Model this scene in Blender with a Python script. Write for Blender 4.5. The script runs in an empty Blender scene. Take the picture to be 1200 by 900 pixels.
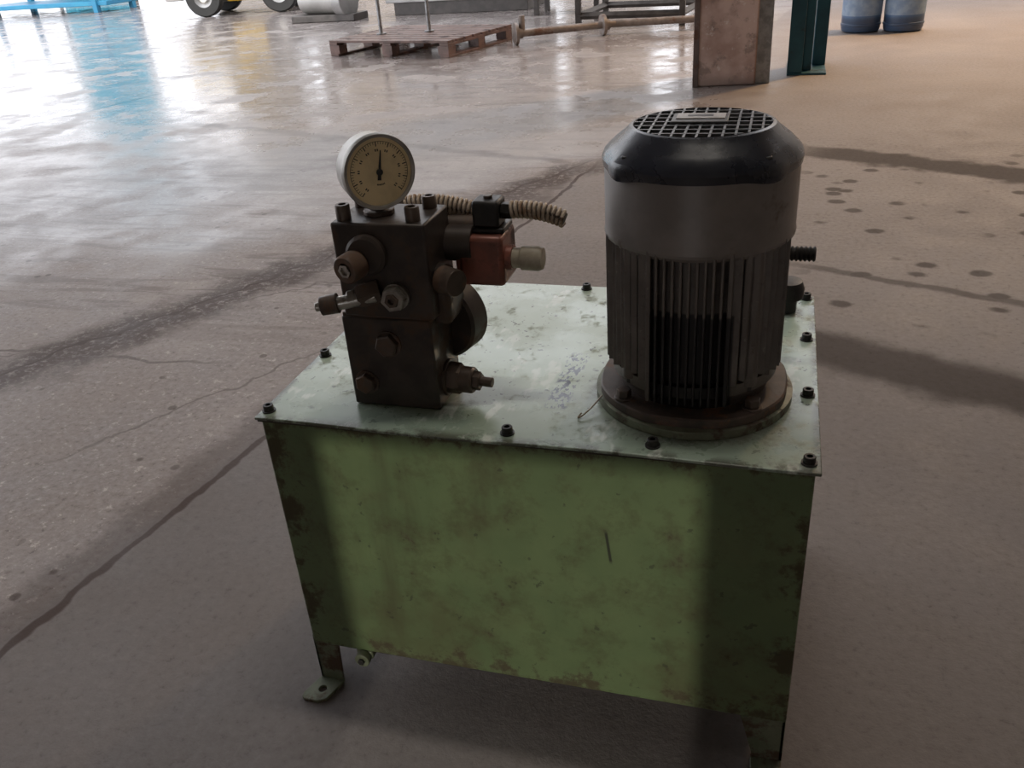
import bpy, bmesh, math, random
from mathutils import Matrix, Vector
random.seed(7)
sc=bpy.context.scene
COL=sc.collection
sc.view_settings.view_transform='Standard'
sc.view_settings.look='None'
sc.view_settings.exposure=0.0

# ------------------------------------------------------------ node helpers
class NT:
    def __init__(s,name):
        s.m=bpy.data.materials.new(name); s.m.use_nodes=True
        s.t=s.m.node_tree; s.n=s.t.nodes; s.l=s.t.links
        s.b=[x for x in s.n if x.type=='BSDF_PRINCIPLED'][0]
        s._pos=None; s.cache={}
    def inp(s,sock,v):
        if isinstance(v,bpy.types.NodeSocket): s.l.new(v,sock)
        elif isinstance(v,(tuple,list)) and len(v)==3 and sock.type=='RGBA': sock.default_value=(*v,1)
        else: sock.default_value=v
    def pos(s):
        if s._pos is None:
            g=s.n.new('ShaderNodeNewGeometry'); s._pos=g.outputs['Position']
            x=s.n.new('ShaderNodeSeparateXYZ'); s.l.new(s._pos,x.inputs[0]); s.X,s.Y,s.Z=x.outputs
        return s._pos
    def math(s,op,a,b=0.0,clamp=False):
        n=s.n.new('ShaderNodeMath'); n.operation=op; n.use_clamp=clamp
        s.inp(n.inputs[0],a); s.inp(n.inputs[1],b)
        return n.outputs[0]
    def noise(s,scale,detail=4,rough=.55,stretch=None,dist=0.0,off=None):
        key=(scale,detail,rough,stretch,dist,off)
        if key in s.cache: return s.cache[key]
        s.pos(); v=s._pos
        if stretch or off:
            mp=s.n.new('ShaderNodeMapping'); s.l.new(v,mp.inputs[0])
            if stretch: mp.inputs['Scale'].default_value=stretch
            if off: mp.inputs['Location'].default_value=off
            v=mp.outputs[0]
        n=s.n.new('ShaderNodeTexNoise'); s.l.new(v,n.inputs['Vector'])
        n.inputs['Scale'].default_value=scale; n.inputs['Detail'].default_value=detail
        n.inputs['Roughness'].default_value=rough; n.inputs['Distortion'].default_value=dist
        s.cache[key]=n.outputs['Fac']; return n.outputs['Fac']
    def voro(s,scale,stretch=None):
        s.pos(); v=s._pos
        if stretch:
            mp=s.n.new('ShaderNodeMapping'); s.l.new(v,mp.inputs[0]); mp.inputs['Scale'].default_value=stretch; v=mp.outputs[0]
        n=s.n.new('ShaderNodeTexVoronoi'); s.l.new(v,n.inputs['Vector']); n.inputs['Scale'].default_value=scale
        return n.outputs['Distance']
    def mr(s,v,a,b,c=0.0,d=1.0):
        n=s.n.new('ShaderNodeMapRange'); n.interpolation_type='SMOOTHSTEP'
        s.inp(n.inputs[0],v)
        for i,x in enumerate((a,b,c,d)): s.inp(n.inputs[i+1],x)
        return n.outputs[0]
    def mix(s,f,a,b):
        n=s.n.new('ShaderNodeMix'); n.data_type='RGBA'
        s.inp(n.inputs[0],f); s.inp(n.inputs[6],a); s.inp(n.inputs[7],b)
        return n.outputs[2]
    def mixf(s,f,a,b):
        n=s.n.new('ShaderNodeMix'); n.data_type='FLOAT'
        s.inp(n.inputs[0],f); s.inp(n.inputs[2],a); s.inp(n.inputs[3],b)
        return n.outputs[0]
    def mul(s,a,b): return s.math('MULTIPLY',a,b)
    def add(s,a,b): return s.math('ADD',a,b)
    def sub(s,a,b): return s.math('SUBTRACT',a,b)
    def mx(s,a,b): return s.math('MAXIMUM',a,b)
    def set(s,k,v): s.inp(s.b.inputs[k],v)
    def bump(s,h,strength=.3,dist=.01):
        n=s.n.new('ShaderNodeBump'); s.inp(n.inputs['Height'],h); s.inp(n.inputs['Strength'],strength)
        n.inputs['Distance'].default_value=dist; s.l.new(n.outputs[0],s.b.inputs['Normal'])
    def lin(s,p0,p1,wob=0.0,wsc=3.0):
        s.pos()
        dx,dy=p1[0]-p0[0],p1[1]-p0[1]; L=math.hypot(dx,dy); dx/=L; dy/=L
        X=s.sub(s.X,p0[0]); Y=s.sub(s.Y,p0[1])
        d=s.sub(s.mul(X,dy),s.mul(Y,dx))
        if wob: d=s.add(d,s.mul(s.sub(s.noise(wsc,3),.5),wob))
        t=s.add(s.mul(X,dx),s.mul(Y,dy))
        return d,t,L
    def seg(s,p0,p1,w,soft,wob=0.0,wsc=3.0,ends=True,endsoft=.15):
        d,t,L=s.lin(p0,p1,wob,wsc)
        m=s.mr(s.math('ABSOLUTE',d),w,w+soft,1.0,0.0)
        if ends:
            m=s.mul(m,s.mul(s.mr(t,-endsoft,endsoft),s.mr(t,L-endsoft,L+endsoft,1.0,0.0)))
        return m

def metal(name,c1,c2,rough=.5,met=.0,scale=30,rust=None,rustamt=.5,spec=.5,bump=.15,coat=0):
    t=NT(name); n=t.noise(scale,4,.6)
    col=t.mix(t.mr(n,.35,.65),c1,c2)
    if rust:
        r=t.mr(t.noise(scale*.6,5,.7,off=(3,5,1)),.62-.25*rustamt,.72-.2*rustamt)
        col=t.mix(r,col,rust); t.set('Roughness',t.mixf(r,rough,.85))
    else: t.set('Roughness',t.mr(n,.2,.8,rough*.75,min(1,rough*1.25)))
    t.set('Base Color',col); t.set('Metallic',met); t.set('Specular IOR Level',spec)
    if bump: t.bump(t.noise(scale*4,3),bump,.002)
    return t.m

# ------------------------------------------------------------ mesh helpers
def empty(name,loc=(0,0,0)):
    o=bpy.data.objects.new(name,None); COL.objects.link(o); o.location=loc; o.empty_display_size=.1; return o
def finish(bm,name,parent,m,smooth=True,bevel=0,bseg=2,auto=35):
    bmesh.ops.recalc_face_normals(bm,faces=bm.faces)
    me=bpy.data.meshes.new(name); bm.to_mesh(me); bm.free()
    o=bpy.data.objects.new(name,me); COL.objects.link(o)
    if m: me.materials.append(m)
    if parent:
        o.parent=parent; o.matrix_parent_inverse=Matrix.Translation(-Vector(parent.location))
    if bevel:
        b=o.modifiers.new('bevel','BEVEL'); b.width=bevel; b.segments=bseg; b.limit_method='ANGLE'; b.angle_limit=math.radians(40)
    if smooth:
        for f in me.polygons: f.use_smooth=True
        try: me.set_sharp_from_angle(angle=math.radians(auto))
        except Exception: pass
    return o
def bmbox(bm,a,b,M=None):
    vs=[bm.verts.new((x,y,z)) for x in(a[0],b[0]) for y in(a[1],b[1]) for z in(a[2],b[2])]
    for f in((0,1,3,2),(4,6,7,5),(0,4,5,1),(2,3,7,6),(0,2,6,4),(1,5,7,3)): bm.faces.new([vs[i] for i in f])
    if M: bmesh.ops.transform(bm,matrix=M,verts=vs)
    return vs
def box(name,parent,m,a,b,bevel=.002,M=None,smooth=True):
    bm=bmesh.new(); bmbox(bm,a,b,M); return finish(bm,name,parent,m,smooth,bevel)
def frame(p0,axis):
    z=Vector(axis).normalized(); h=Vector((0,0,1)) if abs(z.z)<.95 else Vector((1,0,0))
    x=h.cross(z).normalized(); y=z.cross(x)
    M=Matrix((x,y,z)).transposed().to_4x4(); M.translation=Vector(p0); return M
def bmrev(bm,prof,M=None,seg=48,closed=False,phase=0):
    rings=[]
    for r,z in prof:
        if r<1e-6: rings.append([bm.verts.new((0,0,z))])
        else: rings.append([bm.verts.new((r*math.cos(phase+2*math.pi*i/seg),r*math.sin(phase+2*math.pi*i/seg),z)) for i in range(seg)])
    for k in range(len(rings)-1+(1 if closed else 0)):
        A,B=rings[k],rings[(k+1)%len(rings)]
        for i in range(seg):
            j=(i+1)%seg
            if len(A)==1 and len(B)==1: continue
            if len(A)==1: bm.faces.new((A[0],B[i],B[j]))
            elif len(B)==1: bm.faces.new((A[i],A[j],B[0]))
            else: bm.faces.new((A[i],A[j],B[j],B[i]))
    vs=[v for r in rings for v in r]
    if M: bmesh.ops.transform(bm,matrix=M,verts=vs)
    return vs
def rev(name,parent,m,prof,p0=(0,0,0),axis=(0,0,1),seg=48,bevel=0,auto=35,phase=0,closed=False):
    bm=bmesh.new(); bmrev(bm,prof,frame(p0,axis),seg,closed,phase); return finish(bm,name,parent,m,True,bevel,auto=auto)
def cyl(name,parent,m,p0,p1,r,r2=None,seg=32,bevel=.001,phase=0):
    L=(Vector(p1)-Vector(p0)).length; r2=r if r2 is None else r2
    return rev(name,parent,m,[(0,0),(r,0),(r2,L),(0,L)],p0,Vector(p1)-Vector(p0),seg,bevel,phase=phase)
def sweep(name,parent,m,pts,rad,seg=14,caps=True):
    P=[Vector(p) for p in pts]; bm=bmesh.new(); rings=[]; s=0
    up=None
    for i,p in enumerate(P):
        d=(P[min(i+1,len(P)-1)]-P[max(i-1,0)]).normalized()
        if up is None: up=Vector((0,0,1)) if abs(d.z)<.9 else Vector((1,0,0))
        x=up.cross(d).normalized(); y=d.cross(x).normalized(); up=y
        if i: s+=(P[i]-P[i-1]).length
        r=rad(s) if callable(rad) else rad
        rings.append([bm.verts.new(p+r*(math.cos(2*math.pi*k/seg)*x+math.sin(2*math.pi*k/seg)*y)) for k in range(seg)])
    for A,B in zip(rings,rings[1:]):
        for k in range(seg): bm.faces.new((A[k],A[(k+1)%seg],B[(k+1)%seg],B[k]))
    if caps: bm.faces.new(rings[0]); bm.faces.new(rings[-1])
    return finish(bm,name,parent,m,True,0,auto=60)
def bez(a,b,c,d,n):
    a,b,c,d=map(Vector,(a,b,c,d)); out=[]
    for i in range(n+1):
        t=i/n; out.append(a*(1-t)**3+b*3*t*(1-t)**2+c*3*t*t*(1-t)+d*t**3)
    return out
def coil(name,parent,m,path,R,wire,pitch,per=14):
    """helical spring guard wound round a path"""
    P=[Vector(p) for p in path]; S=[0]
    for a,b in zip(P,P[1:]): S.append(S[-1]+(b-a).length)
    L=S[-1]; n=int(L/pitch*per); pts=[]; j=0
    for i in range(n+1):
        s=L*i/n
        while j<len(S)-2 and S[j+1]<s: j+=1
        t=(s-S[j])/max(1e-9,S[j+1]-S[j]); p=P[j].lerp(P[j+1],t); d=(P[j+1]-P[j]).normalized()
        x=Vector((0,0,1)).cross(d).normalized(); y=d.cross(x); a=2*math.pi*s/pitch
        pts.append(p+R*(math.cos(a)*x+math.sin(a)*y))
    bm=bmesh.new(); rings=[]
    for i,p in enumerate(pts):
        d=(pts[min(i+1,n)]-pts[max(i-1,0)]).normalized(); x=Vector((.3,.2,1)).cross(d).normalized(); y=d.cross(x)
        rings.append([bm.verts.new(p+wire*(math.cos(2*math.pi*k/6)*x+math.sin(2*math.pi*k/6)*y)) for k in range(6)])
    for A,B in zip(rings,rings[1:]):
        for k in range(6): bm.faces.new((A[k],A[(k+1)%6],B[(k+1)%6],B[k]))
    bm.faces.new(rings[0]); bm.faces.new(rings[-1])
    return finish(bm,name,parent,m,True,0,auto=80)
def capscrew(name,parent,m,p,axis,r=.008,h=.009,rin=.0042):
    return rev(name,parent,m,[(0,0),(r,0),(r,h*.9),(r*.9,h),(rin,h),(rin*.95,h*.45),(0,h*.45)],p,axis,20,0)

# ------------------------------------------------------------ FLOOR
F=NT('wet_worn_concrete'); F.pos()
big=F.noise(.9,4,.6); mid=F.noise(4,5,.65); fine=F.noise(55,4,.75)
col=F.mix(F.mr(mid,.3,.7),(.262,.228,.216),(.360,.322,.308))
col=F.mix(F.mr(big,.35,.65,0,.6),col,(.215,.178,.162))
col=F.mix(F.mr(fine,.40,.75,0,.5),col,(.44,.405,.39))
col=F.mix(F.mr(fine,.44,.30,0,.65),col,(.10,.086,.080))
jA=F.lin((-.636,-.035),(-.17,3.40),.05,6)
left=F.mr(jA[0],-.02,.02,1,0)
aggn=F.noise(34,5,.8,off=(1,2,0))
col=F.mix(F.mul(left,F.mr(aggn,.57,.65,0,.65)),col,(.58,.52,.49))
col=F.mix(F.mul(F.sub(1.0,left),F.mr(F.Y,.4,2.6,.66,.35)),col,(.112,.100,.096))
# broom swirl streaks in the far left slab
swl=F.noise(3.2,4,.65,stretch=(.35,2.4,1),dist=1.2)
col=F.mix(F.mul(F.mr(swl,.52,.60,0,.5),F.mul(left,F.mr(F.Y,.9,1.6))),col,(.13,.105,.095))
crackA=F.seg((-.636,-.3),(-.17,3.40),.006,.008,.07,6,endsoft=.3)
crackA=F.mx(crackA,F.mul(F.seg((-.70,-.3),(-.23,3.40),.01,.07,.12,6,endsoft=.3),.55))
wornB=F.seg((-2.8,-1.6),(-.17,3.40),.05,.15,.28,6,endsoft=.3)
crackB=F.mul(wornB,F.mr(aggn,.36,.52,.2,1))
crackB2=F.seg((-2.8,-1.55),(-.17,3.45),.006,.010,.16,6,endsoft=.3)
crackC=F.seg((-5.5,.6),(-4.15,6.06),.015,.03,.1,3)
crackD=F.seg((-3.6,4.5),(-.3,3.35),.015,.05,.2,3)
crackE=F.seg((-2.6,1.0),(-.9,1.05),.003,.008,.18,3)
crackF=F.seg((-1.0,.5),(-.55,1.25),.002,.006,.14,6)
crackG=F.seg((-1.9,.75),(-.75,1.75),.002,.007,.2,6)
crk=F.mx(F.mx(F.mx(crackA,F.mul(crackB,.9)),F.mx(crackB2,F.mul(crackC,.75))),F.mx(F.mul(crackD,.6),F.mx(F.mul(crackE,.6),F.mx(F.mul(crackF,.5),F.mul(crackG,.55)))))
g=F.sub(F.Y,F.mx(F.add(F.mul(F.X,1.3),3.75),1.70))
g=F.add(g,F.mul(F.sub(F.noise(1.1,4,.6,dist=.6),.5),1.3))
wet=F.mul(F.mr(g,-.25,.35),F.mr(F.X,1.0,.0))
wet=F.mul(wet,F.mr(F.noise(2.2,4,.6,off=(9,2,0)),.34,.50,.60,1.0))
b1=F.seg((.78,3.62),(3.2,2.45),.065,.08,.22,6,endsoft=.2)
b2=F.seg((.70,1.46),(2.6,.62),.060,.10,.16,6,endsoft=.1)
b3=F.seg((.75,2.05),(2.2,1.45),.010,.02,.08,6)
vd=F.add(F.voro(8.5,(.8,1,1)),F.mul(F.sub(F.noise(14,3,.6,off=(2,2,2)),.5),.25))
sp=F.mul(F.mr(vd,.29,.17,0,1),F.mr(F.noise(2.3,3,.5,off=(4,4,0)),.38,.48))
sp=F.mul(sp,F.mul(F.mr(F.X,.7,.9),F.mul(F.mr(F.Y,1.0,1.5),F.mr(F.Y,3.9,3.2))))
spl=F.mul(F.mr(F.voro(11,(1,1,1)),.16,.10,0,1),F.mul(F.mr(F.X,-.5,-.7),F.mr(F.noise(2,3,.5,off=(1,7,0)),.5,.58)))
damp=F.mx(F.mx(F.mul(b1,.95),F.mul(b2,.95)),F.mx(F.mul(sp,.85),F.mx(F.mul(b3,.7),F.mul(spl,.7))))
col=F.mix(F.mul(damp,.78),col,(.055,.045,.040))
col=F.mix(F.mul(wet,.30),col,(.13,.105,.092))
col=F.mix(crk,col,(.060,.038,.030))
F.set('Base Color',col)
wr=F.mr(F.noise(3.1,4,.7,off=(2,2,0)),.35,.65,.12,.26)
wr=F.add(wr,F.mr(F.Y,5.5,2.2,0,.24))
F.set('Roughness',F.mixf(wet,F.mixf(damp,F.mr(mid,.3,.7,.62,.82),.85),wr))
F.set('Specular IOR Level',F.mixf(wet,F.mixf(damp,.35,.08),.75))
F.bump(F.add(fine,F.mul(aggn,.6)),F.mixf(wet,.28,.06),.006)
bm=bmesh.new(); bmbox(bm,(-40,-14,-.1),(30,45,0)); finish(bm,'floor',None,F.m,False)

# ------------------------------------------------------------ BUILDING SHELL
plaster=metal('painted_blockwork',(.42,.36,.30),(.34,.29,.24),.85,0,2,bump=.0)
roofm=metal('roof_sheeting',(.20,.19,.18),(.26,.25,.24),.7,0,3,bump=.0)
steelgrey=metal('galvanised_steel',(.33,.33,.33),(.22,.22,.22),.45,.6,20)
box('ceiling',None,roofm,(-7,-5.2,5.6),(6.2,8.5,5.75),0)
box('wall_right',None,plaster,(6.0,-5,0),(6.2,20,5.6),0)
box('wall_left_light_block',None,plaster,(-5.2,-5,0),(-5.0,-.4,5.6),0)  # unseen blocker added to cut ambient light on the front side
bm=bmesh.new(); bmbox(bm,(-5.2,-5.2,0),(.09,-5,5.6)); bmbox(bm,(.615,-5.2,0),(6.2,-5,5.6)); bmbox(bm,(.09,-5.2,1.60),(.615,-5,5.6))  # unseen wall, narrow opening shaped to throw a sun patch on the tank
finish(bm,'wall_front_sun_slot',None,plaster,False)
bm=bmesh.new(); bmbox(bm,(-13.2,20,0),(6.2,20.2,1.0)); bmbox(bm,(-13.2,20,3.4),(6.2,20.2,7.2))
for x in(-13.2,-10.1,-7.0,-4.2,-1.4,1.4,4.2): bmbox(bm,(x,20,1.0),(x+2.0,20.2,3.4))
finish(bm,'wall_back',None,plaster,False)

# ------------------------------------------------------------ HYDRAULIC POWER UNIT (tank)
T=NT('green_tank_paint'); T.pos()
n1=T.noise(9,4,.6); c=T.mix(T.mr(n1,.3,.7),(.100,.144,.064),(.126,.174,.078))
edge=T.mx(T.mr(T.Z,.49,.51),T.mr(T.Z,.15,.092))
edge=T.mx(edge,T.mx(T.mr(T.X,.06,.01),T.mr(T.X,.70,.745)))
rustn=T.noise(16,6,.75,off=(2,1,6)); rustn2=T.noise(4.5,5,.7,off=(8,3,2))
rm=T.mr(T.add(rustn,T.mul(edge,.17)),.60,.73)
c=T.mix(T.mul(T.mr(rustn2,.47,.68),.6),c,(.092,.092,.043))
c=T.mix(T.mul(T.mr(rustn,.47,.62),.42),c,(.066,.064,.029))
c=T.mix(T.mul(rm,.78),c,(.056,.038,.021))
streak=T.mr(T.noise(10,4,.7,stretch=(1,1,.12)),.54,.75)
c=T.mix(T.mul(streak,.5),c,(.058,.052,.026))
s=T.mul(T.mr(T.math('ABSOLUTE',T.add(T.sub(T.X,.497),T.mul(T.sub(T.Z,.36),.12))),.001,.003,1,0),T.mul(T.mr(T.Z,.335,.345),T.mr(T.Z,.395,.385)))
c=T.mix(T.mul(s,.9),c,(.02,.02,.015))
fl=T.mr(T.noise(55,3,.6,off=(0,7,3)),.67,.71); c=T.mix(T.mul(fl,.55),c,(.028,.028,.02))
T.set('Base Color',c); T.set('Roughness',T.mixf(rm,.45,.85)); T.bump(T.add(n1,T.mul(rustn,-.2)),.10,.004)
L=NT('green_lid_paint'); L.pos()
n1=L.noise(7,4,.6); c=L.mix(L.mr(n1,.3,.7),(.40,.49,.395),(.48,.565,.475))
stn=L.noise(18,6,.75,off=(1,1,1)); st=L.mr(stn,.53,.67); c=L.mix(L.mul(st,.6),c,(.15,.145,.10))
sp2=L.mr(L.noise(80,3,.6),.64,.68); c=L.mix(L.mul(sp2,.8),c,(.04,.04,.035))
c=L.mix(L.mul(L.mr(L.Y,.17,.02),.6),c,(.165,.225,.165))  # darker green towards the front: dimmer reflection put into the lid colour
c=L.mix(L.mul(L.mr(L.noise(12,4,.7,stretch=(1,.4,1),off=(6,6,1)),.58,.63),.55),c,(.72,.76,.70))
scr=L.mul(L.mul(L.mr(L.X,.390,.398),L.mr(L.X,.428,.420)),L.mul(L.mr(L.Y,.09,.10),L.mr(L.Y,.27,.25)))
scr=L.mul(scr,L.mr(L.noise(170,2,.5,stretch=(1.2,.6,1)),.52,.54)); c=L.mix(L.mul(scr,.85),c,(.05,.06,.12))
em=L.mx(L.mx(L.mr(L.Y,.02,.0),L.mr(L.Z,.5175,.515)),L.mx(L.mr(L.X,.015,.0),L.mr(L.X,.735,.75)))
em=L.mul(em,L.mr(L.noise(22,5,.7),.40,.52)); c=L.mix(L.mul(em,.8),c,(.05,.045,.03))
oilr=L.mr(L.math('ABSOLUTE',L.sub(L.math('SQRT',L.add(L.mul(L.sub(L.X,.585),L.sub(L.X,.585)),L.mul(L.sub(L.Y,.175),L.sub(L.Y,.175)))),.128)),.03,.0)
c=L.mix(L.mul(oilr,L.mr(stn,.4,.6,.1,.75)),c,(.10,.095,.07))
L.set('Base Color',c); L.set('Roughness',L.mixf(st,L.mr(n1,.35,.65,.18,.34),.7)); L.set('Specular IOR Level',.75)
L.bump(L.noise(5,3),.15,.012)
blk=metal('blackened_steel',(.018,.017,.016),(.035,.032,.03),.45,.3,40,spec=.5)
tank=empty('hydraulic_oil_tank',(0.375,.263,0))
bm=bmesh.new()
bmbox(bm,(.006,.006,.09),(.744,.521,.516)); finish(bm,'tank_body',tank,T.m,True,.004)
bm=bmesh.new()
nx,ny=24,16; top=[];bot=[]
for j in range(ny+1):
    for i in range(nx+1):
        x=.75*i/nx; y=.527*j/ny
        w=.0016*math.sin(x*14+1)*max(0,1-j*.4)
        top.append(bm.verts.new((x,y+(w if j==0 else 0),.5195+w*.3))); bot.append(bm.verts.new((x,y+(w if j==0 else 0),.5150+w*.3)))
W_=nx+1
for j in range(ny):
    for i in range(nx):
        a=j*W_+i; bm.faces.new((top[a],top[a+1],top[a+W_+1],top[a+W_])); bm.faces.new((bot[a],bot[a+W_],bot[a+W_+1],bot[a+1]))
for i in range(nx):
    bm.faces.new((bot[i],bot[i+1],top[i+1],top[i])); a=ny*W_+i; bm.faces.new((bot[a],top[a],top[a+1],bot[a+1]))
for j in range(ny):
    a=j*W_; bm.faces.new((bot[a],top[a],top[a+W_],bot[a+W_])); a+=nx; bm.faces.new((bot[a],bot[a+W_],top[a+W_],top[a]))
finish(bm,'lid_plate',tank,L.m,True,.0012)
gask=metal('dark_gasket',(.03,.028,.02),(.05,.04,.03),.8)
box('lid_gasket',tank,gask,(.003,.003,.5125),(.747,.524,.5165),0)
for k,(x,y) in enumerate([(.012,.022),(.363,.022),(.551,.024),(.736,.018),(.012,.197),(.736,.183),(.736,.356),(.737,.513),(.367,.513),(.02,.50)]):
    rev('lid_washer_%d'%(k+1),tank,blk,[(.0,0),(.0095,0),(.0095,.0018),(0,.0018)],(x,y,.52),(0,0,1),20)
    capscrew('lid_screw_%d'%(k+1),tank,blk,(x,y,.5215),(0,0,1),.0072,.0085,.0038)
legm=metal('worn_green_leg',(.11,.13,.078),(.17,.185,.125),.6,.1,25,rust=(.08,.05,.032),rustamt=.55)
def leg(name,cx,cy,sx,sy,wid=.045,skew=0):
    bm=bmesh.new()
    def q(x,y): return (cx+sx*x,cy+sy*y)
    def plate(pts,y0,y1,swap=False):
        fr_=[];bk=[]
        for u,z in pts:
            a=q(u,y0) if not swap else q(y0,u); b=q(u,y1) if not swap else q(y1,u)
            fr_.append(bm.verts.new((*a,z))); bk.append(bm.verts.new((*b,z)))
        bm.faces.new(fr_); bm.faces.new(bk)
        n=len(pts)
        for i in range(n): bm.faces.new((fr_[i],fr_[(i+1)%n],bk[(i+1)%n],bk[i]))
    plate([(0,0),(.040,0),(wid,.10),(0,.10)],0,.005)
    plate([(0,0),(.040,0),(wid,.10),(0,.10)],.0,.005,True)
    hole=(.022+skew*.5,-.024); r=.007; outer=[(0,.005),(skew,-.042),(.006+skew,-.050),(.032+skew,-.050),(.042+skew*.8,-.042),(.044,.005)]
    m_=28; per=[]; segs=[]
    for i in range(len(outer)): segs.append((Vector(outer[i]),Vector(outer[(i+1)%len(outer)])))
    for k in range(m_):
        ang=2*math.pi*k/m_; d=Vector((math.cos(ang),math.sin(ang))); best=None
        for a,b in segs:
            e=b-a; o=Vector(hole); den=d.x*e.y-d.y*e.x
            if abs(den)<1e-9: continue
            t=((a.x-o.x)*e.y-(a.y-o.y)*e.x)/den; u=((a.x-o.x)*d.y-(a.y-o.y)*d.x)/den
            if t>0 and -1e-6<=u<=1+1e-6 and (best is None or t<best): best=t
        per.append((Vector(hole)+d*best,Vector(hole)+d*r))
    R=[]
    for po,pi in per:
        a=q(*po); b=q(*pi)
        R.append((bm.verts.new((*a,.006)),bm.verts.new((*b,.006)),bm.verts.new((*a,0)),bm.verts.new((*b,0))))
    for k in range(m_):
        A,B=R[k],R[(k+1)%m_]
        bm.faces.new((A[0],B[0],B[1],A[1])); bm.faces.new((A[2],A[3],B[3],B[2])); bm.faces.new((A[0],A[2],B[2],B[0])); bm.faces.new((A[1],B[1],B[3],A[3]))
    finish(bm,name,tank,legm,True,.001)
leg('leg_front_left',.002,.012,1,1,.045,-.016); leg('leg_front_right',.744,.012,-1,1,.066,0)
leg('leg_back_left',.002,.515,1,-1,.045,-.016); leg('leg_back_right',.744,.515,-1,-1,.066,0)
box('drain_boss',tank,legm,(.082,.006,.074),(.110,.04,.0905),.003)
cyl('drain_plug',tank,legm,(.096,.006,.080),(.096,-.006,.080),.0125,seg=24,bevel=.0012)
cyl('drain_plug_hex',tank,blk,(.096,-.006,.080),(.096,-.010,.080),.006,seg=6,bevel=.0008)

# ------------------------------------------------------------ ELECTRIC MOTOR
motor=empty('electric_motor',(.585,.175,.52)); mx_,my_=.585,.175
MT=NT('motor_body_paint'); MT.pos()
n=MT.noise(20,4,.6); c=MT.mix(MT.mr(n,.35,.65),(.118,.102,.091),(.160,.139,.125))
c=MT.mix(MT.mul(MT.mr(MT.noise(45,5,.75,off=(3,3,3)),.55,.68),.5),c,(.055,.042,.034))
c=MT.mix(MT.mul(MT.mr(MT.noise(70,4,.7,off=(5,3,3)),.64,.70),.45),c,(.28,.25,.22))
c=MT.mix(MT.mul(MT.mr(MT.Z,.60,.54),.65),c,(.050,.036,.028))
dark_rect=MT.mul(MT.mul(MT.mr(MT.X,.538,.541),MT.mr(MT.X,.640,.637)),MT.mul(MT.mr(MT.Z,.680,.676),MT.mr(MT.Y,.16,.15)))  # crisp dark rectangle low on the front fin panel
c=MT.mix(MT.mul(dark_rect,.93),c,(.006,.005,.006))
MT.set('Base Color',c); MT.set('Roughness',.45); MT.set('Metallic',.2); MT.bump(MT.noise(90,3),.2,.002)
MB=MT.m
bandm=metal('motor_cowl_grey',(.185,.165,.152),(.235,.210,.196),.40,.25,14,rust=(.125,.094,.072),rustamt=.40,bump=.06)
capm=metal('motor_cap_black_plastic',(.012,.014,.021),(.020,.022,.030),.28,0,20,bump=.05,spec=.6)
flm=metal('rusty_flange',(.105,.075,.060),(.06,.047,.040),.55,.2,35,rust=(.20,.11,.07),rustamt=.45)
ringm=metal('flange_green_ring',(.20,.23,.16),(.13,.13,.09),.5,.1,30,rust=(.08,.055,.04),rustamt=.5)
P0=(mx_,my_,0)
rev('adapter_ring',motor,ringm,[(.0,.5202),(.131,.5202),(.131,.531),(.124,.533),(0,.533)],P0,seg=72,auto=30)
bm=bmesh.new(); seg=96; R=[]
for i in range(seg):
    a=2*math.pi*i/seg; k=math.cos(4*(a-math.pi/4)); r=.127-.004*max(0,-k)
    R.append([bm.verts.new((mx_+r*math.cos(a)*s_,my_+r*math.sin(a)*s_,z)) for s_,z in((1,.533),(1,.543),(.985,.545),(.80,.547))])
for i in range(seg):
    A,B=R[i],R[(i+1)%seg]
    for k in range(3): bm.faces.new((A[k],B[k],B[k+1],A[k+1]))
bm.faces.new([r[3] for r in R]); bm.faces.new([r[0] for r in R])
finish(bm,'mounting_flange',motor,flm,True)
for k in range(4):
    a=math.pi/4+math.pi/2*k; bx_,by_=mx_+.115*math.cos(a),my_+.115*math.sin(a)
    cyl('flange_bolt_washer_%d'%(k+1),motor,flm,(bx_,by_,.545),(bx_,by_,.548),.0125)
    cyl('flange_bolt_%d'%(k+1),motor,flm,(bx_,by_,.548),(bx_,by_,.559),.010,seg=6,bevel=.001,phase=.3*k)
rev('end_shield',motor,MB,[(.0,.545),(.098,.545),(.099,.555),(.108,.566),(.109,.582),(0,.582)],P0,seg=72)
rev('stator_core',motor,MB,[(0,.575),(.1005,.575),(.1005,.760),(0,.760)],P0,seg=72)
bm=bmesh.new()
def fin(u,out,zb,side,th=.0032,inner=.085):
    M=Matrix.Translation((mx_,my_,0))@Matrix.Rotation(side*math.pi/2,4,'Z')
    bmbox(bm,(u-th/2,-out,zb),(u+th/2,-inner,.7575),M)
for side in range(4):
    zb=.557 if side==0 else .585
    for k in range(11):
        u=-.0475+.0095*k
        out=min(math.sqrt(.1165**2-u*u),.1115)
        th=.0055 if k in(0,10) else .0034
        fin(u,out,zb,side,th,inner=.06 if abs(u)>.04 else .085)
    for u in (-.066,-.0755,.066,.0755):
        fin(u,math.sqrt(.114**2-u*u)-.0005,.588,side,.0078,inner=.05)
    M=Matrix.Translation((mx_,my_,0))@Matrix.Rotation(side*math.pi/2,4,'Z')
    bmbox(bm,(-.0605,-.0985,.582),(-.050,-.080,.7575),M); bmbox(bm,(.050,-.0985,.582),(.0605,-.080,.7575),M)
finish(bm,'cooling_fins',motor,MB,True,.0009)
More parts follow.
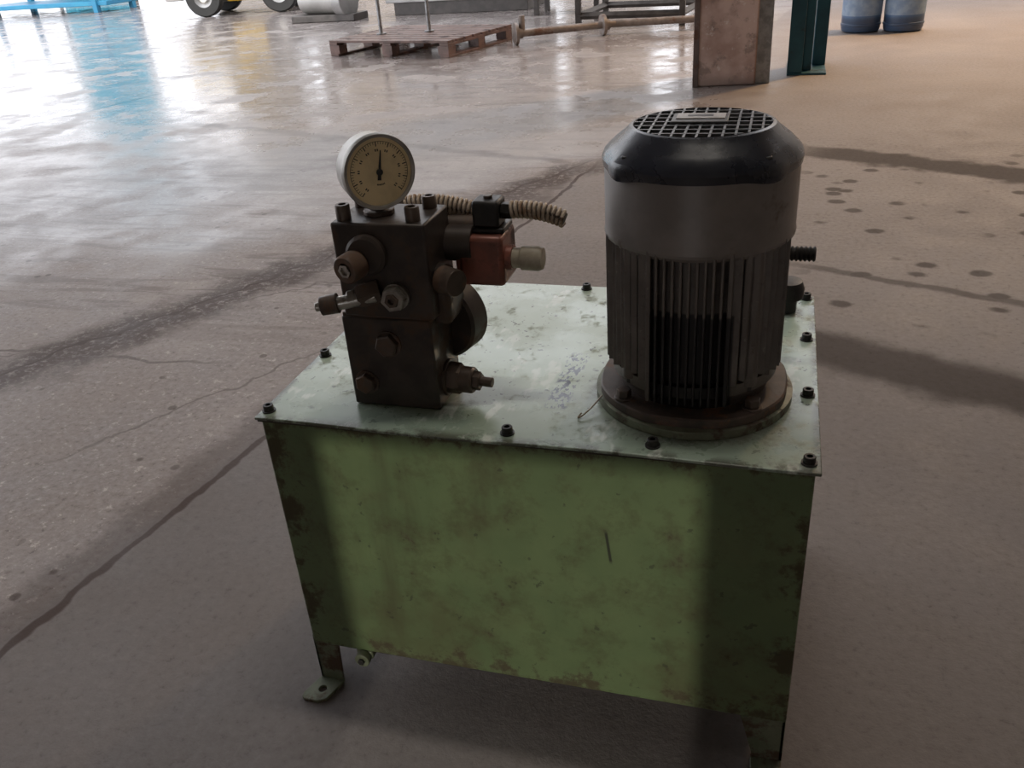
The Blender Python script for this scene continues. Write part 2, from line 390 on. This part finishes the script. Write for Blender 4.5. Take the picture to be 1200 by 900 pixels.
for k in range(4):
    a=math.pi/4+math.pi/2*k; c_,s_=math.cos(a),math.sin(a)
    cyl('lug_%d'%(k+1),motor,MB,(mx_+.103*c_,my_+.103*s_,.575),(mx_+.103*c_,my_+.103*s_,.757),.0115,.0115,seg=20)
    cyl('tie_bolt_%d'%(k+1),motor,blk,(mx_+.104*c_,my_+.104*s_,.566),(mx_+.104*c_,my_+.104*s_,.575),.006,seg=6)
rev('upper_rim',motor,MB,[(.0,.7475),(.1125,.7475),(.1145,.757),(.0,.757)],P0,seg=72)
rev('fan_cowl_band',motor,bandm,[(.110,.752),(.1160,.752),(.1170,.756),(.1160,.760),(.1160,.838),(.1150,.842),(.110,.842)],P0,seg=80,auto=25)
bm=bmesh.new(); seg=96; R=[]
prof=[(.110,.836,0),(.1175,.838,1),(.1185,.847,1),(.1155,.854,1),(.104,.865,.5),(.091,.875,.1),(.085,.881,0),(.081,.882,0),(.0795,.880,0),(.079,.868,0)]
for i in range(seg):
    a=2*math.pi*i/seg; lob=max(0,math.cos(4*(a-math.pi/4)))**3
    R.append([bm.verts.new((mx_+(r+.0060*lob*w)*math.cos(a),my_+(r+.0060*lob*w)*math.sin(a),z-(.004*lob if z<.84 else 0))) for r,z,w in prof])
for i in range(seg):
    A,B=R[i],R[(i+1)%seg]
    for k in range(len(prof)-1): bm.faces.new((A[k],B[k],B[k+1],A[k+1]))
finish(bm,'fan_cap',motor,capm,True,0,auto=28)
voidm=metal('fan_void_black',(.004,.004,.004),(.006,.006,.006),.9)
rev('fan_shadow_disc',motor,voidm,[(0,.855),(.080,.855),(.080,.857),(0,.857)],P0)
rev('fan_hub',motor,voidm,[(0,.857),(.02,.857),(.018,.868),(0,.868)],P0)
grm=metal('fan_grille_bars',(.14,.15,.155),(.22,.22,.23),.38,.3,40)
bm=bmesh.new(); rr=.0800
for k in range(-5,6):
    u=k*.0140
    l=math.sqrt(rr*rr-u*u); bmbox(bm,(mx_+u-.0013,my_-l,.8780),(mx_+u+.0013,my_+l,.8820))
for k in range(-3,4):
    u=k*.0205
    l=math.sqrt(rr*rr-u*u); bmbox(bm,(mx_-l,my_+u-.0013,.8783),(mx_+l,my_+u+.0013,.8823))
finish(bm,'fan_grille',motor,grm,False)
platem=metal('nameplate_dark',(.05,.05,.055),(.07,.07,.07),.35,.3)
labm=metal('nameplate_label',(.34,.32,.30),(.44,.40,.38),.4,.2,80)
box('grille_nameplate_frame',motor,platem,(mx_-.036,my_-.014,.8815),(mx_+.030,my_+.034,.885),.001)
box('grille_nameplate',motor,labm,(mx_-.031,my_+.000,.8845),(mx_+.026,my_+.028,.8862),.0005)
box('nameplate_marking',motor,platem,(mx_-.018,my_+.010,.8862),(mx_+.012,my_+.019,.8865),0)
for k in range(4):
    a=math.pi/4+math.pi/2*k; x,y=mx_+.111*math.cos(a),my_+.111*math.sin(a)
    cyl('cap_screw_%d'%(k+1),motor,blk,(x,y,.852),(x,y,.861),.005,seg=12)
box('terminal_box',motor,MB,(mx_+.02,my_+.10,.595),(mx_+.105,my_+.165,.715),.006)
sweep('cable_gland',motor,blk,[(mx_+.105+.0015*i,my_+.12,.678) for i in range(30)],lambda s:.0098+.0012*math.sin(s*1100),seg=18)
cyl('gland_nut',motor,blk,(mx_+.100,my_+.12,.678),(mx_+.112,my_+.12,.678),.014,seg=6)
wirem=metal('bare_wire',(.40,.33,.24),(.30,.24,.18),.5,.2)
sweep('loose_wire',motor,wirem,bez((.470,.115,.534),(.455,.07,.523),(.440,.06,.5215),(.448,.085,.5215),24),.0011,seg=6)
br=empty('oil_filler_breather',(.705,.46,.52))
cyl('breather_neck',br,blk,(.705,.46,.5205),(.705,.46,.545),.016)
rev('breather_cap',br,blk,[(0,.545),(.025,.545),(.026,.56),(.022,.572),(0,.575)],(.705,.46,0),seg=24)

# ------------------------------------------------------------ VALVE BLOCK
vb=empty('hydraulic_valve_block',(.19,.105,.52))
VM=metal('oily_dark_steel',(.038,.030,.026),(.062,.048,.040),.40,.3,18,rust=(.095,.061,.043),rustamt=.40,spec=.5)
VM2=metal('oily_brown_steel',(.070,.051,.040),(.105,.078,.061),.42,.35,30,rust=(.14,.086,.058),rustamt=.5)
chrome=metal('worn_zinc',(.46,.44,.41),(.28,.26,.23),.30,.8,50,rust=(.12,.09,.07),rustamt=.3)
cop=metal('red_oxide_coil',(.25,.085,.058),(.16,.062,.046),.42,.2,22,rust=(.06,.035,.03),rustamt=.5)
beige=metal('grey_beige_knob',(.44,.39,.30),(.32,.28,.21),.5,0,40)
hosem=metal('spring_guard_wire',(.52,.43,.34),(.36,.28,.21),.5,.3,60,rust=(.28,.17,.10),rustamt=.3)
rubm=metal('dusty_rubber_hose',(.07,.055,.045),(.10,.08,.065),.6)
box('lower_manifold',vb,VM,(.128,.062,.5205),(.256,.150,.655),.003)
box('upper_manifold',vb,VM,(.136,.060,.657),(.264,.147,.785),.003)
box('joint_plate',vb,VM2,(.130,.064,.652),(.258,.148,.660),.001)
def hexf(name,m,p,axis,r,l,hole=None,seg=6,phase=.2):
    if hole: pr=[(0,0),(r,0),(r,l*.92),(r*.93,l),(hole,l),(hole,l*.35),(0,l*.35)]
    else: pr=[(0,0),(r,0),(r,l*.85),(r*.88,l),(0,l)]
    return rev(name,vb,m,pr,p,axis,seg,0,auto=30,phase=phase)
rev('spool_end_flange',vb,VM,[(0,0),(.027,0),(.027,.008),(.023,.011),(0,.011)],(.183,.060,.745),(0,-1,0),32)
rev('spool_end_cap',vb,VM2,[(0,0),(.019,0),(.019,.022),(.017,.025),(.010,.025),(.009,.012),(0,.012)],(.170,.052,.735),(-.25,-1,-.05),28)
rev('spool_end_hex',vb,chrome,[(0,0),(.0095,0),(.0095,.003),(.006,.003),(.006,.0),(0,-.002)],(.164,.030,.733),(-.25,-1,-.05),6)
rev('gauge_port_collar',vb,chrome,[(0,0),(.018,0),(.018,.006),(0,.006)],(.216,.060,.690),(0,-1,0),28)
hexf('gauge_port_nut',chrome,(.216,.055,.690),(0,-1,0),.0165,.014,.010)
hexf('gauge_port_insert',VM2,(.216,.046,.690),(0,-1,0),.0095,.008,.0045)
cyl('needle_valve_stem',vb,chrome,(.190,.052,.692),(.136,.034,.684),.009)
hexf('needle_valve_body',VM2,(.192,.060,.696),(-.9,-.42,-.16),.0165,.030)
hexf('needle_valve_locknut',chrome,(.163,.046,.690),(-.9,-.36,-.10),.012,.010)
cyl('needle_valve_knob',vb,VM2,(.143,.036,.686),(.121,.029,.683),.0135,.0125,seg=24)
cyl('needle_valve_tip',vb,chrome,(.121,.029,.683),(.114,.0268,.682),.006,seg=16)
hexf('hex_plug_1',VM2,(.192,.062,.618),(0,-1,0),.0165,.011)
hexf('hex_plug_2',VM2,(.152,.062,.557),(0,-1,0),.0150,.011,phase=.5)
rev('plug_washer_1',vb,VM2,[(0,0),(.019,0),(.019,.002),(0,.002)],(.192,.062,.618),(0,-1,0),24)
rev('plug_washer_2',vb,VM2,[(0,0),(.0175,0),(.0175,.002),(0,.002)],(.152,.062,.557),(0,-1,0),24)
for k,(x,y,hh) in enumerate([(.150,.075,.020),(.243,.078,.018),(.150,.130,.016),(.245,.132,.016)]):
    capscrew('manifold_screw_%d'%(k+1),vb,VM2,(x,y,.785),(0,0,1),.0095,hh,.005)
cyl('gauge_adapter_plate',vb,VM2,(.186,.104,.785),(.186,.104,.791),.020)
cyl('side_cap_neck',vb,VM,(.262,.092,.705),(.275,.088,.705),.019)
cyl('side_cap',vb,VM2,(.272,.082,.706),(.296,.070,.706),.0185,.0175,seg=28)
cyl('solenoid_tube',vb,VM,(.255,.14,.735),(.300,.14,.735),.024)
cyl('solenoid_tube_upper',vb,VM2,(.20,.165,.748),(.300,.165,.748),.018)
box('solenoid_coil',vb,cop,(.282,.120,.682),(.343,.185,.750),.006)
box('coil_end_plate',vb,cop,(.276,.124,.688),(.2825,.180,.742),.002)
rev('coil_retainer',vb,cop,[(0,0),(.017,0),(.017,.008),(0,.008)],(.343,.142,.716),(1,0,0),24)
rev('manual_override_knob',vb,beige,[(0,0),(.0135,0),(.0135,.012),(.0160,.014),(.0165,.036),(.0140,.042),(0,.043)],(.349,.142,.716),(1,0,0),28)
box('coil_connector_base',vb,blk,(.296,.135,.750),(.342,.178,.757),.002)
box('coil_connector',vb,blk,(.300,.135,.757),(.336,.172,.792),.004)
cyl('connector_screw',vb,VM2,(.318,.154,.792),(.318,.154,.796),.006)
cyl('connector_gland',vb,blk,(.336,.154,.776),(.350,.154,.776),.0115,seg=6)
pts=bez((.348,.154,.777),(.375,.154,.779),(.398,.152,.776),(.420,.150,.767),40)
sweep('connector_hose',vb,rubm,pts,.0080,12); coil('connector_spring_guard',vb,hosem,pts,.0098,.0025,.0062)
pts=bez((.195,.17,.774),(.23,.175,.780),(.26,.175,.775),(.300,.178,.763),50)
sweep('rear_hose',vb,rubm,pts,.0098,12); coil('rear_spring_guard',vb,hosem,pts,.0120,.0025,.0062)
cyl('rear_hose_nut',vb,VM2,(.18,.165,.772),(.198,.170,.775),.014,seg=6)
bm=bmesh.new()
bmrev(bm,[(0,0),(.052,0),(.056,.004),(.056,.036),(.052,.040),(0,.040)],frame((.238,.138,.620),(.25,.97,0)),48)
finish(bm,'check_valve_body',vb,VM,True)
box('side_neck',vb,VM,(.250,.080,.640),(.278,.145,.700),.008)
hexf('relief_valve_hex',VM2,(.254,.102,.552),(1,-.05,-.02),.0225,.024)
hexf('relief_valve_body',VM2,(.274,.101,.551),(1,-.05,-.02),.0185,.022,seg=24)
hexf('relief_valve_locknut',VM2,(.295,.100,.5505),(1,-.05,-.02),.0135,.010)
cyl('relief_valve_screw',vb,VM2,(.302,.0995,.5505),(.322,.0985,.550),.0070,seg=16)
cyl('relief_collar',vb,VM2,(.254,.102,.552),(.260,.102,.552),.026)

# ------------------------------------------------------------ PRESSURE GAUGE
pg=empty('pressure_gauge',(.186,.104,.842)); gc=Vector((.188,.104,.8415)); gn=Vector((.70,-.714,.0)).normalized()
white=metal('gauge_white_enamel',(.80,.79,.76),(.70,.68,.64),.4,0,20,bump=.03)
bez_=metal('gauge_bezel',(.30,.29,.27),(.46,.44,.41),.4,.4,20,bump=.03)
dial=metal('gauge_dial_cream',(.86,.70,.41),(.72,.58,.33),.45,0,25,bump=0)
inkm=metal('gauge_ink',(.02,.02,.02),(.03,.03,.03),.5,bump=0)
base=gc-gn*.020; K=.93
rev('case',pg,white,[(0,0),(.042*K,0),(.048*K,.004),(.049*K,.031),(0.047*K,.033),(0,.033)],base,gn,64,auto=30)
rev('bezel',pg,bez_,[(.0460*K,.030),(.0510*K,.031),(.0515*K,.036),(.0500*K,.0405),(.0460*K,.0395),(.0450*K,.036)],base,gn,64,auto=30,closed=True)
rev('dial',pg,dial,[(0,.0340),(.0455*K,.0340),(.0455*K,.0368),(0,.0368)],base,gn,64)
def dialbox(bm,ang,r0,r1,w):
    M=frame(base+gn*.0368,gn)@Matrix.Rotation(ang,4,'Z'); bmbox(bm,(r0*K,-w/2,0),(r1*K,w/2,.0004),M)
bm=bmesh.new()
for k in range(51):
    a=math.radians(-135+270*k/50)+math.pi/2; big_=k%5==0
    dialbox(bm,a,.034 if big_ else .0365,.040,.0011 if big_ else .0005)
for k in range(90):
    a=math.radians(-135+270*k/90)+math.pi/2; dialbox(bm,a,.0400,.0405,.003)
for k in range(11):
    a=math.radians(-135+270*k/10)+math.pi/2
    for dd in(-.05,.05): dialbox(bm,a+dd,.0275,.0305,.0013)
for dd in range(-3,4): dialbox(bm,-math.pi/2+dd*.1,.016,.018,.0009)
finish(bm,'scale_marks',pg,inkm,False)
bm=bmesh.new()
M=frame(base+gn*.0380,gn)@Matrix.Rotation(math.radians(80),4,'Z')
vs=[bm.verts.new(M@Vector(p)) for p in((-.010,-.0024,0),(-.010,.0024,0),(.027,.0005,0),(.027,-.0005,0),(-.010,-.0024,.0006),(-.010,.0024,.0006),(.027,.0005,.0006),(.027,-.0005,.0006))]
for f in((0,1,2,3),(4,5,6,7),(0,1,5,4),(1,2,6,5),(2,3,7,6),(3,0,4,7)): bm.faces.new([vs[i] for i in f])
finish(bm,'needle',pg,inkm,False)
cyl('needle_hub',pg,inkm,base+gn*.0370,base+gn*.0400,.0042,seg=24)
cyl('stem',pg,chrome,(.186,.106,.7915),(.186,.106,.806),.009,seg=20)
cyl('stem_nut',pg,chrome,(.186,.106,.7912),(.186,.106,.799),.012,seg=6)

# ------------------------------------------------------------ BACKGROUND: PILLAR
C=NT('stained_concrete_pillar'); C.pos()
c=C.mix(C.mr(C.noise(3.0,4,.6),.38,.62),(.32,.205,.170),(.47,.335,.285))
c=C.mix(C.mul(C.mr(C.noise(8,5,.7,off=(1,4,2)),.50,.64),.75),c,(.18,.130,.112))
c=C.mix(C.mul(C.mr(C.noise(14,4,.7,off=(7,4,2)),.58,.68),.6),c,(.58,.50,.45))
c=C.mix(C.mul(C.mr(C.Z,.10,.0),.6),c,(.12,.09,.08))
C.set('Base Color',c); C.set('Roughness',.75); C.bump(C.noise(12,4),.15,.02)
pil=empty('concrete_pillar',(.33,5.55,0))
Mr=Matrix.Translation((.31,5.56,0))@Matrix.Rotation(math.radians(6),4,'Z')
box('pillar_shaft',pil,C.m,(-.235,-.21,0),(.17,.20,5.6),.012,Mr)
edgem=metal('pillar_steel_edging',(.14,.10,.085),(.10,.075,.065),.6,.3,12,rust=(.12,.06,.04),rustamt=.5)
box('corner_guard_front',pil,edgem,(-.242,-.217,0),(-.205,-.18,2.2),.003,Mr)
box('channel_plate',pil,steelgrey,(.17,-.16,0),(.265,.05,5.6),.004,Mr)
teal=metal('teal_paint',(.010,.060,.085),(.015,.085,.115),.45,.1,6,rust=(.03,.04,.04),rustamt=.2)
tc=empty('teal_steel_post',(.84,5.92,0))
for k,(a,b) in enumerate([((.70,5.70,.015),(.80,5.86,5.0)),((.80,5.80,.015),(.86,6.0,5.0)),((.87,6.02,.015),(.96,6.22,5.0))]):
    box('post_section_%d'%(k+1),tc,teal,a,b,.006)
box('post_foot',tc,teal,(.70,5.70,0),(.96,6.22,.015),.002)
dm=NT('blue_plastic_drum'); dm.pos()
dm.set('Base Color',dm.mix(dm.mr(dm.Z,.10,.16),(.05,.08,.14),(.10,.19,.34))); dm.set('Roughness',.3)
lab=metal('drum_label',(.28,.36,.46),(.20,.28,.40),.5,0,15)
for k,(x,y) in enumerate([(1.30,7.85),(1.645,7.82)]):
    d=empty('plastic_drum' if k==0 else 'plastic_drum.001',(x,y,0))
    rev('shell',d,dm.m,[(0,.0),(.13,.0),(.155,.012),(.163,.04),(.163,.30),(.157,.31),(.163,.32),(.163,.66),(.15,.72),(.06,.76),(.05,.80),(0,.80)],(x,y,0),seg=40)
    rev('label',d,lab,[(.1635,.14),(.1648,.14),(.1648,.29),(.1635,.29)],(x,y,0),seg=40)
    rev('rib',d,dm.m,[(.160,.055),(.168,.06),(.168,.075),(.160,.08)],(x,y,0),seg=40)

# ------------------------------------------------------------ PALLET
wood=metal('wet_brown_pallet_wood',(.11,.060,.045),(.18,.10,.078),.38,0,9,rust=(.055,.035,.03),rustamt=.35,spec=.6)
pal=empty('wooden_pallet',(-2.8,7.7,0))
Mp=Matrix.Translation((-3.64,7.36,0))@Matrix.Rotation(math.atan2(-.36,1.40),4,'Z')
bm=bmesh.new(); PWx,PWy=1.42,1.15
for i in range(8):
    y=i*(PWy-.115)/7; bmbox(bm,(0,y,.125),(PWx,y+.115,.147),Mp)
for x in(0,PWx/2-.05,PWx-.10): bmbox(bm,(x,0,.100),(x+.10,PWy,.124),Mp)
for x in(0,PWx/2-.06,PWx-.12):
    for y in(0,PWy/2-.06,PWy-.12): bmbox(bm,(x,y,.02),(x+.12,y+.12,.100),Mp)
for x in(0,PWx/2-.05,PWx-.10): bmbox(bm,(x,0,0),(x+.10,PWy,.02),Mp)
finish(bm,'pallet_boards',pal,wood,True,.003)
def W2(x,y,z): return Mp@Vector((x,y,z))
rods=empty('steel_rods',W2(.6,.5,.147))
cyl('rod_1',rods,steelgrey,W2(.33,.42,.1475),W2(.33,.42,1.5),.018)
cyl('rod_2',rods,steelgrey,W2(.78,.62,.1475),W2(.78,.62,1.5),.018)
cyl('rod_tie',rods,steelgrey,W2(.33,.42,1.2),W2(.78,.62,1.2),.014)
cyl('rod_foot_1',rods,steelgrey,W2(.33,.42,.1475),W2(.33,.42,.16),.05)
cyl('rod_foot_2',rods,steelgrey,W2(.78,.62,.1475),W2(.78,.62,.16),.05)
rustp=metal('weathered_pipe',(.30,.25,.22),(.19,.155,.135),.45,.4,10,rust=(.18,.10,.07),rustamt=.35)
pp=empty('flanged_pipe',(-1.4,8.1,0))
a=Vector((-1.84,7.72,.10)); b=Vector((-.95,8.25,.10)); d=(b-a).normalized()
cyl('pipe_tube',pp,rustp,a,b,.035)
for k,t in enumerate((0,.86)):
    q_=a+(b-a)*t; cyl('flange_%d'%(k+1),pp,rustp,q_,q_+d*.03,.10)
    cyl('flange_hub_%d'%(k+1),pp,rustp,q_+d*.03,q_+d*.08,.05)
cyl('valve_branch',pp,rustp,a+d*.08,a+d*.08+Vector((0,0,.16)),.03)
cyl('pipe_far',pp,rustp,b,b+Vector((.9,.15,0)),.035)
fr=empty('steel_support_frame',(-1.0,8.8,0))
darkst=metal('dark_wet_steel',(.07,.062,.058),(.11,.098,.09),.38,.4,8)
for k,(x,y) in enumerate([(-1.45,8.85),(-.35,8.75),(-1.35,9.9),(-.25,9.8)]):
    box('post_%d'%(k+1),fr,darkst,(x-.03,y-.03,0),(x+.03,y+.03,1.3),.004)
for k,(p,q_) in enumerate([((-1.45,8.85),(-.35,8.75)),((-1.35,9.9),(-.25,9.8)),((-1.45,8.85),(-1.35,9.9)),((-.35,8.75),(-.25,9.8))]):
    for zz in(.12,1.3): sweep('rail_%d_%d'%(k+1,int(zz*10)),fr,darkst,[(p[0],p[1],zz),(q_[0],q_[1],zz)],.035,4)
box('frame_top',fr,darkst,(-1.5,8.7,1.3),(-.2,9.95,1.34),.004)
ss=metal('stainless_sheet',(.46,.45,.44),(.36,.35,.34),.35,.5,4)
mc=empty('stainless_machine',(-3.9,11.4,0))
box('cabinet',mc,ss,(-4.6,11.0,.16),(-2.5,12.2,1.5),.01)
box('plinth',mc,darkst,(-4.5,11.05,0),(-2.6,12.1,.16),.005)
box('door_seam',mc,darkst,(-3.56,10.992,.2),(-3.54,11.0,1.4),0)
cyl('handle',mc,darkst,(-3.7,10.96,.6),(-3.7,10.96,.9),.015)
mp=empty('electric_pump',(-5.4,10.9,0))
cyl('pump_body',mp,ss,(-5.75,10.9,.26),(-5.15,10.75,.26),.17,seg=28,bevel=.01)
cyl('pump_head',mp,ss,(-5.15,10.75,.26),(-5.0,10.72,.26),.22,seg=28,bevel=.01)
box('pump_base',mp,darkst,(-5.85,10.6,0),(-4.9,11.05,.09),.01)
cyl('pump_outlet',mp,ss,(-5.08,10.74,.3),(-5.08,10.74,.75),.06)
blkm=empty('low_steel_bench',(-1.9,10.7,0))
box('bench_top',blkm,darkst,(-2.35,10.3,.22),(-1.5,10.95,.30),.01)
for k,(x,y) in enumerate([(-2.3,10.35),(-1.55,10.35),(-2.3,10.9),(-1.55,10.9)]): box('bench_leg_%d'%(k+1),blkm,darkst,(x-.03,y-.03,0),(x+.03,y+.03,.22),.003)

# ------------------------------------------------------------ FORKLIFT
yel=metal('yellow_paint',(.62,.40,.03),(.55,.34,.03),.4,0,5)
whp=metal('white_paint',(.70,.70,.70),(.6,.6,.6),.35,0,5)
rub=metal('tyre_rubber',(.018,.018,.018),(.03,.03,.03),.6,0,20)
fk=empty('forklift',(-7.7,12.9,0))
dirv=Vector((-7.157+8.314,12.506-12.221,0)).normalized(); nrm=Vector((-dirv.y,dirv.x,0))
Mf=Matrix((dirv,nrm,Vector((0,0,1)))).transposed().to_4x4(); Mf.translation=Vector((-8.314,12.221,0))+dirv*.06
wb=1.22
for k,(x,y) in enumerate([(0,0),(wb,0),(0,1.0),(wb,1.0)]):
    p=Mf@Vector((x,y-.09,.29)); q_=Mf@Vector((x,y+.09,.29))
    rev('tyre_%d'%(k+1),fk,rub,[(.15,0),(.27,0),(.29,.03),(.29,.15),(.27,.18),(.15,.18)],p,q_-p,40,closed=True)
    rev('rim_%d'%(k+1),fk,ss,[(0,.03),(.07,.02),(.09,.05),(.15,.01),(.155,.17),(.0,.17)],p,q_-p,32)
box('chassis',fk,yel,(.33,.05,.20),(wb-.33,.95,.75),.03,Mf)
box('counterweight',fk,yel,(-.55,.02,.62),(.55,.98,1.15),.08,Mf)
box('fender_front',fk,whp,(-.62,-.10,.26),(-.32,1.1,.75),.04,Mf)
box('deck',fk,whp,(-.4,-.05,.62),(wb+.4,1.05,.70),.02,Mf)
for k,(x,y) in enumerate([(.2,.05),(.2,.95),(1.25,.05),(1.25,.95)]): box('guard_post_%d'%(k+1),fk,darkst,(x-.03,y-.03,.7),(x+.03,y+.03,2.1),.005,Mf)
box('overhead_guard',fk,darkst,(.1,0,2.1),(1.35,1.0,2.15),.01,Mf)
box('seat',fk,rub,(.45,.25,.75),(.95,.75,.9),.03,Mf)
for k,y in enumerate((.25,.75)): 
    box('mast_%d'%(k+1),fk,darkst,(wb+.42,y-.05,.05),(wb+.52,y+.05,2.3),.005,Mf)
    box('fork_%d'%(k+1),fk,darkst,(wb+.50,y-.05,.06),(wb+1.2,y+.05,.10),.005,Mf)

cyan=metal('blue_tarpaulin',(.06,.40,.55),(.08,.48,.62),.5,0,1.5)
ct=empty('blue_tarpaulin_curtain',(-14.5,17.3,0))
bm=bmesh.new(); N=60
for i in range(N+1):
    t=i/N; x=-16.1+2.9*t; y=18.0-1.2*t+.10*math.sin(t*50)
    bm.verts.new((x,y,0.03)); bm.verts.new((x,y,5.2))
bm.verts.ensure_lookup_table()
for i in range(N): bm.faces.new((bm.verts[2*i],bm.verts[2*i+2],bm.verts[2*i+3],bm.verts[2*i+1]))
finish(bm,'curtain_sheet',ct,cyan,True)
cyl('curtain_rail',ct,darkst,(-16.2,18.0,5.22),(-13.1,16.8,5.22),.04)
cyl('curtain_post_1',ct,darkst,(-16.2,18.0,0),(-16.2,18.0,5.22),.05); cyl('curtain_post_2',ct,darkst,(-13.1,16.8,0),(-13.1,16.8,5.22),.05)
bl=empty('blue_storage_rack',(-13.0,13.9,0))
blue=metal('blue_rack_paint',(.03,.22,.40),(.04,.28,.45),.45,0,3)
for k,(x,y) in enumerate([(-14.8,14.6),(-12.0,14.2),(-14.6,15.4),(-11.8,15.0)]): box('rack_post_%d'%(k+1),bl,blue,(x-.05,y-.05,0),(x+.05,y+.05,1.0),.005)
box('rack_shelf',bl,blue,(-14.9,14.2,.12),(-11.75,15.4,.2),.01)
box('rack_shelf_upper',bl,blue,(-14.9,14.2,.9),(-11.75,15.4,.98),.01)

# ------------------------------------------------------------ LIGHT
w=bpy.data.worlds.new('overcast_sky'); sc.world=w; w.use_nodes=True
bg=w.node_tree.nodes['Background']; bg.inputs[0].default_value=(.92,.94,1.0,1); bg.inputs[1].default_value=2.7
sl=bpy.data.lights.new('low_sun','SUN'); so=bpy.data.objects.new('low_sun',sl); COL.objects.link(so)
sl.energy=1.20; sl.angle=math.radians(.4); sl.color=(1,.94,.82)
sd=Vector((0,math.cos(math.radians(12)),-math.sin(math.radians(12)))); so.rotation_euler=sd.to_track_quat('-Z','Y').to_euler(); so.location=(.35,-9,3)
pl=bpy.data.lights.new('sodium_lamp','SPOT'); po=bpy.data.objects.new('sodium_lamp',pl); COL.objects.link(po); po.location=(3.0,8.2,4.6)
po.rotation_euler=(Vector((2.2,6.6,0))-Vector((3.0,8.2,4.6))).to_track_quat('-Z','Y').to_euler()
pl.energy=1150; pl.color=(1,.62,.28); pl.shadow_soft_size=.25; pl.spot_size=math.radians(110); pl.spot_blend=1.0
# added fill light above the work area, its housing invented with it
lf=empty('added_fill_fixture',(.6,.6,5.5))
box('fill_fixture_housing',lf,steelgrey,(-.4,.45,5.48),(1.6,.75,5.6),.005)
al=bpy.data.lights.new('added_fill_light','AREA'); ao=bpy.data.objects.new('added_fill_light',al); COL.objects.link(ao)
al.shape='RECTANGLE'; al.size=1.9; al.size_y=.24; al.energy=60; al.color=(1,.93,.84); ao.location=(.6,.6,5.47)
ao.parent=lf; ao.matrix_parent_inverse=Matrix.Translation(-Vector(lf.location))

# ------------------------------------------------------------ CAMERA
q=(0.6715,-0.88906,1.111,0.31518,0.49508,-0.07653,1.12808)
cam=bpy.data.cameras.new('camera'); co=bpy.data.objects.new('camera',cam); COL.objects.link(co)
M=Matrix.Rotation(q[3],4,'Z')@Matrix.Rotation(math.pi/2-q[4],4,'X')@Matrix.Rotation(q[5],4,'Z'); M.translation=Vector(q[:3]); co.matrix_world=M
cam.sensor_width=36; cam.lens=36*q[6]*900/1200; cam.clip_end=200; cam.clip_start=.02
sc.camera=co
